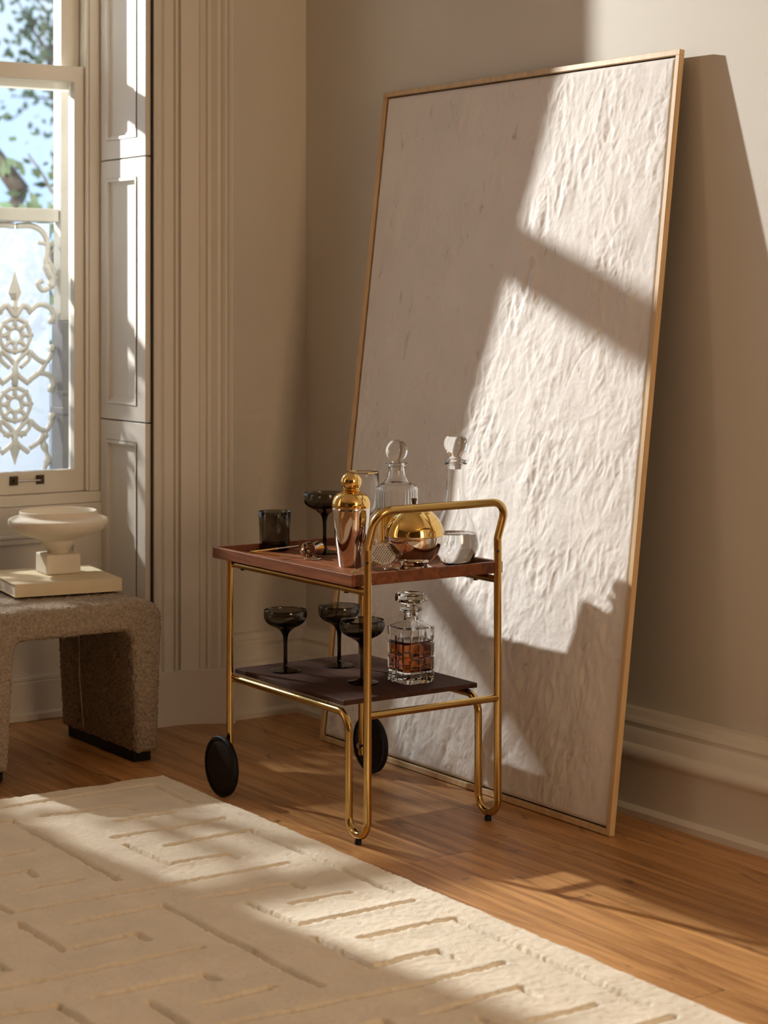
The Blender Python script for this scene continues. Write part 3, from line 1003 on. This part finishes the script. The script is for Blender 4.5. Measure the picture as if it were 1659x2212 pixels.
# ---------------------------------------------------------------- glassware
def revolve_glass(outer, inner):
    """outer: from axis bottom up to the rim; inner: from the rim down to the axis"""
    return outer + inner
coupe_outer = [(0, 0.0), (0.040, 0.0), (0.0422, 0.0008), (0.0425, 0.0020)] + smooth_profile([(0.0415, 0.0030), (0.028, 0.0058), (0.013, 0.0092), (0.0068, 0.0140), (0.0055, 0.026), (0.0052, 0.055), (0.0058, 0.083), (0.0080, 0.0965), (0.0135, 0.1060), (0.0270, 0.1160), (0.0435, 0.1240), (0.0540, 0.1335), (0.0582, 0.1450), (0.0580, 0.1570), (0.0570, 0.1630)], 4)
coupe_inner = [(0.0562, 0.1636), (0.0556, 0.1630)] + smooth_profile([(0.0566, 0.1570), (0.0567, 0.1455), (0.0525, 0.1350), (0.0420, 0.1262), (0.0260, 0.1195), (0.0100, 0.1165), (0.0, 0.1160)], 4)
def coupe(loc, label):
    t = thing('coupe_glass', loc, label, 'glass', 'smoked coupe glasses on the cart')
    lathe('bowl_and_stem', coupe_outer + coupe_inner, M['smoke'], t, 56, sharp=60)
    return t
coupe((1.004, -0.699, SZ), 'smoked coupe glass on the lower shelf, standing apart by the rear post')
coupe((1.023, -0.540, SZ), 'smoked coupe glass furthest back on the lower shelf')
coupe((1.259, -0.6235, SZ), 'smoked coupe glass on the lower shelf half hidden by the brass post')
coupe((0.994, -0.568, TZ), 'smoked coupe glass on the upper tray behind the cocktail shaker')

t = thing('tumbler', (0.858, -0.643, TZ), 'smoked glass tumbler standing at the rear end of the tray', 'glass')
lathe('tumbler_glass', [(0, 0.0005), (0.036, 0.0), (0.0385, 0.0015), (0.0395, 0.005), (0.0415, 0.03), (0.0440, 0.075), (0.0455, 0.1050), (0.0448, 0.1058), (0.0440, 0.1050),
                        (0.0425, 0.075), (0.0400, 0.03), (0.0385, 0.0165), (0.034, 0.0135), (0, 0.0130)], M['smoke'], t, 56, sharp=60)

# gold rimmed wine glass
t = thing('wine_glass', (1.020, -0.462, TZ), 'clear stemmed glass with a gold rim behind the shaker', 'glass')
wo = [(0, 0), (0.033, 0), (0.0345, 0.0015)] + smooth_profile([(0.0335, 0.0028), (0.018, 0.006), (0.0060, 0.013), (0.0042, 0.03), (0.0042, 0.065), (0.0075, 0.083), (0.022, 0.098), (0.0370, 0.117), (0.0430, 0.143), (0.0448, 0.180), (0.0446, 0.2155)], 4)
wi = [(0.0440, 0.2160), (0.0436, 0.2155)] + smooth_profile([(0.0438, 0.180), (0.0420, 0.144), (0.0360, 0.119), (0.021, 0.1015), (0.0, 0.094)], 4)
lathe('glass_body', wo + wi, M['clear'], t, 56, sharp=60)
lathe('gold_rim', [(0.0434, 0.2145), (0.0449, 0.2145), (0.0449, 0.2168), (0.0434, 0.2168), (0.0434, 0.2145)], M['gold'], t, 56)

# cocktail shaker
t = thing('cocktail_shaker', (1.2529, -0.6536, TZ), 'steel cocktail shaker with a gold dome lid and ball top', 'shaker')
lathe('body', [(0, 0)] + smooth_profile([(0.0315, 0.0), (0.0330, 0.002), (0.0365, 0.03), (0.0430, 0.08), (0.0478, 0.12), (0.0496, 0.149)], 5) + [(0.0490, 0.1505), (0, 0.1505)], M['chrome'], t, 72)
lathe('lid', [(0.0488, 0.1502)] + smooth_profile([(0.0497, 0.1510), (0.0500, 0.158), (0.0485, 0.168), (0.0430, 0.180), (0.0330, 0.1885), (0.0235, 0.1925)], 5) + [(0.0200, 0.1935), (0, 0.1935)], M['gold'], t, 72)
cp = lathe('cap', [(0.0205, 0.1932), (0.0222, 0.1945), (0.0222, 0.1965), (0.0195, 0.1985), (0.0212, 0.2000), (0.0212, 0.2020), (0.0185, 0.2030)] +
           [(0.0272 * math.cos(a), 0.2165 + 0.0272 * math.sin(a)) for a in np.linspace(-0.52, PI / 2 - 0.001, 22)] + [(0, 0.2437)], M['gold'], t, 56)
cp.scale = (1, 1, 1)

# globe ice bucket
t = thing('ice_bucket', (1.395, -0.556, TZ), 'round steel ice bucket with a gold lid and small knob', 'ice bucket')
GR, GC = 0.0757, 0.0840
lathe('foot_ring', [(0.0, 0.001), (0.040, 0.0), (0.050, 0.0), (0.0508, 0.003), (0.0440, 0.007), (0.0330, 0.0125), (0.0330, 0.022), (0, 0.022)], M['chrome'], t, 64)
lathe('bowl', [(0, GC - GR + 0.012)] + [(GR * math.cos(a), GC + GR * math.sin(a)) for a in np.linspace(-1.02, 0.03, 30)] + [(0.076, GC + 0.0028), (0, GC + 0.0028)], M['chrome'], t, 80)
ld = lathe('lid', [(0.0765, GC + 0.0030)] + [(GR * 1.006 * math.cos(a), GC + 0.001 + GR * math.sin(a)) for a in np.linspace(0.035, PI / 2 - 0.001, 30)] + [(0, GC + GR + 0.001)], M['gold'], t, 80)
lathe('knob', [(0, GC + GR - 0.002), (0.0048, GC + GR - 0.002), (0.0050, GC + GR + 0.004), (0.0075, GC + GR + 0.019), (0.0070, GC + GR + 0.0205), (0, GC + GR + 0.0205)], M['bronze'], ld, 24)

# ribbed decanter with ball stopper
t = thing('ribbed_decanter', (1.1346, -0.4288, TZ), 'ribbed glass decanter of golden spirit with a ball stopper', 'decanter')
def flute(r, z, a):
    k = 0.0014 if (0.008 < z < 0.178 and r > 0.05) else 0.0
    return r - k * (0.5 - 0.5 * math.cos(36 * a))
dp = [(0, 0), (0.052, 0), (0.0555, 0.004), (0.0568, 0.0085), (0.0568, 0.1775), (0.0560, 0.181)] + smooth_profile([(0.0530, 0.184), (0.0400, 0.193), (0.0280, 0.206), (0.0235, 0.222), (0.0225, 0.238)], 4) + \
     [(0.0290, 0.2405), (0.0305, 0.2440), (0.0290, 0.2475), (0.0205, 0.2480), (0.0185, 0.2460), (0.0185, 0.225)] + smooth_profile([(0.0200, 0.215), (0.0300, 0.196), (0.0430, 0.186), (0.0500, 0.178), (0.0510, 0.168)], 4) + [(0.0510, 0.016), (0.048, 0.012), (0, 0.0115)]
lathe('bottle', dp, M['clear'], t, 180, rfun=flute, sharp=60)
lathe('spirit', [(0, 0.0122), (0.0475, 0.0126), (0.0505, 0.0165), (0.0505, 0.119), (0.0490, 0.1184), (0, 0.1182)], M['pale_spirit'], t, 64)
lathe('stopper', [(0, 0.226), (0.0150, 0.226), (0.0180, 0.2485), (0.0140, 0.2500), (0.0115, 0.2540)] + [(0.0300 * math.cos(a), 0.2795 + 0.0300 * math.sin(a)) for a in np.linspace(-1.13, PI / 2 - .001, 26)] + [(0, 0.3096)], M['clear'], t, 56)

# clear carafe with long neck
t = thing('water_carafe', (1.388, -0.4195, TZ), 'long necked clear glass carafe half filled with water', 'carafe')
co = [(0, 0.0), (0.026, 0.0)] + smooth_profile([(0.031, 0.002), (0.046, 0.018), (0.0605, 0.042), (0.0615, 0.062), (0.0575, 0.086), (0.048, 0.110), (0.0380, 0.134), (0.0290, 0.160), (0.0250, 0.190), (0.0235, 0.225), (0.0228, 0.258)], 5) + [(0.0285, 0.2600), (0.0305, 0.2625), (0.0285, 0.2650), (0.0210, 0.2655), (0.0200, 0.2630)]
ci = smooth_profile([(0.0203, 0.258), (0.0210, 0.225), (0.0225, 0.190), (0.0265, 0.160), (0.0355, 0.134), (0.0455, 0.110), (0.0550, 0.086), (0.0590, 0.062), (0.0580, 0.042), (0.0440, 0.020), (0.029, 0.0055), (0.0, 0.0050)], 5)
lathe('bottle', co + ci, M['clear'], t, 64, sharp=60)
wp = [(0, 0.0056)] + smooth_profile([(0.0285, 0.0062), (0.0434, 0.0204), (0.0574, 0.042), (0.0584, 0.062), (0.0552, 0.082)], 5) + [(0.0530, 0.0814), (0, 0.0812)]
lathe('water', wp, M['water'], t, 64)
so = [(0, 0.2480), (0.0165, 0.2480), (0.0190, 0.2660), (0.0275, 0.2675), (0.0290, 0.2695), (0.0275, 0.2712)] + smooth_profile([(0.0175, 0.2735), (0.0165, 0.2800), (0.0225, 0.2910), (0.0295, 0.3040), (0.0308, 0.3160), (0.0280, 0.3270), (0.0220, 0.3320)], 4) + [(0.0120, 0.3310), (0, 0.3302)]
si = smooth_profile([(0.0001, 0.3270), (0.0190, 0.3285), (0.0262, 0.3240), (0.0288, 0.3160), (0.0275, 0.3050), (0.0205, 0.2925), (0.0140, 0.2810), (0.0001, 0.2770)], 4)
v = join_vf([lathe_vf(so, 56), lathe_vf([(0, 0.327)] + si[1:-1] + [(0, 0.277)], 56)])
st = mk('stopper', lathe_vf(so, 56)[0], lathe_vf(so, 56)[1], M['clear'], t, local=True, autosmooth=60)

# whisky decanter, square with cut panels and octagonal stopper
t = thing('whisky_decanter', (1.3048, -0.5019, SZ), 'square cut crystal decanter of whisky with a faceted stopper on the lower shelf', 'decanter')
def squircle(r, a, ch=0.76):
    c, s = abs(math.cos(a)), abs(math.sin(a))
    q = min(r / max(c, s, 1e-6), r * (1 + ch) / (c + s))
    return q
ROWS = [0.030, 0.066, 0.104]
def cut(r, z, a):
    q = squircle(r, a)
    if 0.004 < z < 0.122 and r > 0.04:
        x = q * math.cos(a); y = q * math.sin(a)
        tcoord = y if abs(x) >= abs(y) else x
        g = min(abs(tcoord), abs(abs(tcoord) - 0.0335))
        q -= 0.0024 * math.exp(-(g / 0.0022) ** 2)
    return q
zz = sorted(set([0.0, 0.003, 0.006, 0.118, 0.121, 0.124, 0.136] + [z + d for z in ROWS for d in (-0.0045, -0.002, 0.0, 0.002, 0.0045)] + list(np.linspace(0.01, 0.115, 12))))
wp_o = [(0, 0.0), (0.044, 0.0)]
for z in zz:
    r = 0.0482 - (0.003 if z < 0.001 else 0.0)
    for g_ in ROWS:
        r -= 0.0026 * math.exp(-((z - g_) / 0.0021) ** 2)
    wp_o.append((r, z))
wp_o += [(0.0482, 0.141), (0.0468, 0.1435), (0.030, 0.1535), (0.0190, 0.159), (0.0180, 0.163), (0.0180, 0.172), (0.0215, 0.176), (0.0310, 0.184), (0.0318, 0.187), (0.0300, 0.1885), (0.0195, 0.1865), (0.0150, 0.182), (0.0140, 0.163), (0.0175, 0.158), (0.0290, 0.149), (0.0430, 0.1395), (0.0435, 0.134), (0.0432, 0.036), (0.040, 0.031), (0, 0.0305)]
def wrf(r, z, a):
    if r < 0.034 and z > 0.150:
        return r
    if r < 0.0438 and 0.031 < z < 0.1398 and abs(r) < 0.04355:
        return squircle(r, a, 0.70)
    return cut(r, z, a)
v, f = lathe_vf(wp_o, 144, rfun=wrf)
mk('bottle', v, f, M['clear'], t, local=True, autosmooth=32)
v, f = lathe_vf([(0, 0.0312), (0.0395, 0.0316), (0.0427, 0.0365), (0.0427, 0.1085), (0.041, 0.1078), (0, 0.1076)], 144, rfun=lambda r, z, a: squircle(r, a, 0.70))
mk('whisky', v, f, M['whisky'], t, local=True, autosmooth=32)
v, f = lathe_vf([(0, 0.168), (0.0125, 0.168), (0.0145, 0.187), (0.0120, 0.193), (0.0140, 0.199), (0.0340, 0.2025), (0.0415, 0.2075), (0.0415, 0.2235), (0.0370, 0.2285), (0.0280, 0.2290), (0.0120, 0.2262), (0, 0.2275)], 8)
so_ = mk('stopper', v, f, M['clear'], t, local=True)
so_.rotation_euler = (0, 0, 0.2)

# jigger lying on its side
def oriented(v, origin, axis, up=(0, 0, 1)):
    z = Vector(axis).normalized()
    x = Vector(up).cross(z)
    if x.length < 1e-4: x = Vector((1, 0, 0))
    x.normalize(); y = z.cross(x)
    O = Vector(origin)
    return [tuple(O + x * p[0] + y * p[1] + z * p[2]) for p in v]
jb = Vector((1.066, -0.668, TZ + 0.0228)); ja = Vector((-0.52, 0.85, -0.03))
t = thing('jigger', (1.066, -0.668, TZ), 'small steel double jigger lying on its side on the tray', 'jigger')
v, f = lathe_vf([(0.0, 0.030), (0.010, 0.0295), (0.0195, 0.003), (0.0215, 0.0), (0.0224, 0.0), (0.0226, 0.002), (0.0205, 0.008), (0.0125, 0.031), (0.0118, 0.033), (0.0125, 0.035), (0.0175, 0.055), (0.0190, 0.062), (0.0182, 0.062), (0.0115, 0.0365), (0, 0.036)], 48)
mk('cup', oriented(v, jb, ja), f, M['chrome'], t, autosmooth=40)

# ice tongs
t = thing('ice_tongs', (1.0, -0.79, TZ), 'slim gold and steel ice tongs resting on the tray rim beside the jigger', 'tongs')
Jt = Vector((1.012, -0.812, 0.6595))
for e, loop in ((Vector((1.000, -0.655, 0.664)), False), (Vector((1.088, -0.692, 0.642)), True)):
    d = (e - Jt)
    mid = Jt + d * 0.52
    tube('gold_arm', [tuple(Jt), tuple(mid)], [0.0030, 0.0024], M['gold'], t, 10)
    tube('collar', [tuple(Jt + d * .515), tuple(Jt + d * .54)], 0.0036, M['gold'], t, 10)
    tube('steel_arm', [tuple(mid), tuple(e)], 0.0019, M['steel'], t, 10)
    if loop:
        dn = d.normalized(); sd = Vector((0, 0, 1)).cross(dn).normalized()
        lp = crsp([e, e + dn * .006 - sd * .006, e + dn * .018 - sd * .009 + Vector((0, 0, .001)), e + dn * .032 - sd * .004 + Vector((0, 0, .002)), e + dn * .042 + sd * .004 + Vector((0, 0, .004))])
        tube('tip', [tuple(q) for q in lp], 0.0022, M['steel'], t, 10)

# hawthorne strainer leaning on the ice bucket
t = thing('cocktail_strainer', (1.30, -0.60, TZ), 'perforated steel strainer with a coiled spring leaning against the round ice bucket', 'strainer')
C = Vector((1.385, -0.645, 0.6810)); nrm = Vector((0.62, -0.42, 0.66)).normalized()
hx = Vector((1.492, -0.806, 0.6565)) - C
hx = (hx - nrm * hx.dot(nrm)).normalized(); hy = nrm.cross(hx)
def SP(a, b, c=0.0): return tuple(C + hx * a + hy * b + nrm * c)
R_, nh = 0.033, 40
bm = bmesh.new()
holes = [(0.006 * i + (0.003 if j % 2 else 0), 0.0055 * j) for i in range(-4, 5) for j in range(-4, 5)]
holes = [(a, b) for a, b in holes if math.hypot(a, b) < 0.0265]
V, F = lathe_vf([(0, 0.0), (R_, -0.0006), (R_, 0.0006), (0, 0.0012)], 48)
mk('plate', [SP(p[0], p[1], p[2]) for p in V], F, M['chrome'], t)
hv = []
for a, b in holes:
    v, f = lathe_vf([(0, 0.0011), (0.0014, 0.0012), (0.0014, 0.0015), (0, 0.0015)], 8)
    hv.append(([SP(p[0] + a, p[1] + b, p[2]) for p in v], f))
h_ = mk('perforations', *join_vf(hv), M['gap'], t)
h_['kind'] = 'stuff'
coil = []
for k in range(46 * 8):
    u = k / (46 * 8)
    a = 0.5 + u * (2 * PI - 1.0)
    ph = k * 2 * PI / 8
    coil.append(SP((0.0390 + 0.0050 * math.cos(ph)) * math.cos(a), (0.0390 + 0.0050 * math.cos(ph)) * math.sin(a), -0.002 + 0.0045 * math.sin(ph)))
tube('spring', coil, 0.0007, M['steel'], t, 5)
he = Vector((1.492, -0.8105, 0.6580))
s0 = Vector(SP(0.030, 0, 0.0))
dd = (he - s0).normalized(); sd = nrm.cross(dd).normalized()
hw = 0.0058
q = [s0 - sd * .012, s0 + sd * .012, s0 + dd * .03 + sd * hw, he + sd * hw, he - sd * hw, s0 + dd * .03 - sd * hw]
V = [tuple(p + nrm * .001) for p in q] + [tuple(p - nrm * .001) for p in q]
F = [(0, 1, 2, 3, 4, 5), (11, 10, 9, 8, 7, 6)] + [(i, (i + 1) % 6, 6 + (i + 1) % 6, 6 + i) for i in range(6)]
mk('handle', V, F, M['gold'], t)

# ================================================================== boucle stool, book, footed bowl
t = thing('boucle_stool', (0.21, -1.05, 0), 'arched waterfall stool upholstered in brown boucle under the window', 'stool')
def arch_plan():
    # (y, z) outline, taper on the legs
    yR, yL, top, under = -0.775, -1.330, 0.466, 0.382
    def arc(cy, cz, r, a0, a1, n=8):
        return [(cy + r * math.cos(a0 + (a1 - a0) * k / n), cz + r * math.sin(a0 + (a1 - a0) * k / n)) for k in range(n + 1)]
    pts = []
    pts += [(yR - 0.016, 0.030)]
    pts += arc(yR - 0.062, top - 0.062, 0.062, 0, PI / 2)
    pts += arc(yL + 0.062, top - 0.062, 0.062, PI / 2, PI)
    pts += [(yL + 0.016, 0.030), (yL + 0.080, 0.030)]
    pts += arc(yL + 0.097 + 0.03, under - 0.03, 0.03, PI, PI / 2)
    pts += arc(yR - 0.097 - 0.03, under - 0.03, 0.03, PI / 2, 0)
    pts += [(yR - 0.080, 0.030)]
    return pts
pl = arch_plan()
n = len(pl)
x0, x1 = -0.045, 0.462
v = [(x0, y, z) for y, z in pl] + [(x1, y, z) for y, z in pl]
f = [(i, (i + 1) % n, n + (i + 1) % n, n + i) for i in range(n)] + [tuple(range(n)), tuple(range(2 * n - 1, n - 1, -1))]
body = mk('upholstery', v, f, M['boucle'], t)
bm = bmesh.new(); bm.from_mesh(body.data)
ee = [e for e in bm.edges if len(e.link_faces) == 2 and (len(e.link_faces[0].verts) > 8) != (len(e.link_faces[1].verts) > 8)]
bmesh.ops.bevel(bm, geom=ee, offset=0.020, segments=5, affect='EDGES', profile=0.5)
bmesh.ops.triangulate(bm, faces=[fc for fc in bm.faces if len(fc.verts) > 4])
bm.to_mesh(body.data); bm.free()
rm = body.modifiers.new('remesh', 'REMESH'); rm.mode = 'VOXEL'; rm.voxel_size = 0.0042; rm.use_smooth_shade = True
sm = body.modifiers.new('smooth', 'SMOOTH'); sm.iterations = 3
tx = bpy.data.textures.new('boucle_curls', 'CLOUDS'); tx.noise_scale = 0.0062; tx.noise_depth = 2
dm = body.modifiers.new('curls', 'DISPLACE'); dm.texture = tx; dm.strength = 0.013; dm.mid_level = 0.5; dm.texture_coords = 'LOCAL'
tube('seam', [(0.115, -0.8725, 0.355), (0.115, -0.8715, 0.20), (0.115, -0.8575, 0.045)], 0.0028, M['boucle'], t, 8)
for y0, y1 in ((-0.853, -0.795), (-1.310, -1.252)):
    boxes('glide', [(0.0, 0.425, y0, y1, 0.0, 0.032)], M['rubber'], t, bevel=0.003)

bk = thing('book', (0.118, -0.958, 0.4735), 'thick cream cloth bound book lying on the boucle stool', 'book')
bk.rotation_euler = (0, 0, -0.155)
bw, bl, bh = 0.325, 0.318, 0.0370
# local: x is depth (spine at +x), y is length
boxes('pages', [(-bw / 2 + 0.004, bw / 2 - 0.003, -bl / 2 + 0.004, bl / 2 - 0.004, 0.003, bh - 0.003)], M['pages'], bk, local=True)
boxes('cover', [(-bw / 2, bw / 2, -bl / 2, bl / 2, bh - 0.003, bh)], M['book'], bk, bevel=0.0008, local=True)
boxes('cover', [(-bw / 2, bw / 2, -bl / 2, bl / 2, 0.0, 0.003)], M['book'], bk, bevel=0.0008, local=True)
boxes('spine', [(bw / 2 - 0.003, bw / 2 + 0.0006, -bl / 2, bl / 2, 0.0, bh)], M['book'], bk, bevel=0.0008, local=True)

bo = thing('footed_bowl', (0.082, -0.925, 0.5108), 'cream plaster bowl on a square foot standing on the book', 'bowl')
bo.rotation_euler = (0, 0, -0.12)
boxes('foot', [(-0.053, 0.053, -0.053, 0.053, 0.0, 0.059)], M['stone'], bo, bevel=0.006, local=True, segs=4)
prof = [(0, 0.052), (0.029, 0.052)] + smooth_profile([(0.0300, 0.059), (0.0360, 0.070), (0.0455, 0.084), (0.0490, 0.097)], 4) + smooth_profile([(0.052, 0.100), (0.082, 0.108), (0.115, 0.119), (0.136, 0.131), (0.1462, 0.146), (0.1475, 0.156), (0.1440, 0.1615), (0.131, 0.166), (0.1205, 0.1695), (0.1165, 0.174), (0.1150, 0.1830)], 4) + [(0.1130, 0.1848), (0.1105, 0.1830)] + smooth_profile([(0.1085, 0.172), (0.106, 0.158), (0.090, 0.139), (0.055, 0.126), (0.0, 0.122)], 4)
lathe('bowl', prof, M['stone'], bo, 72, sharp=50)
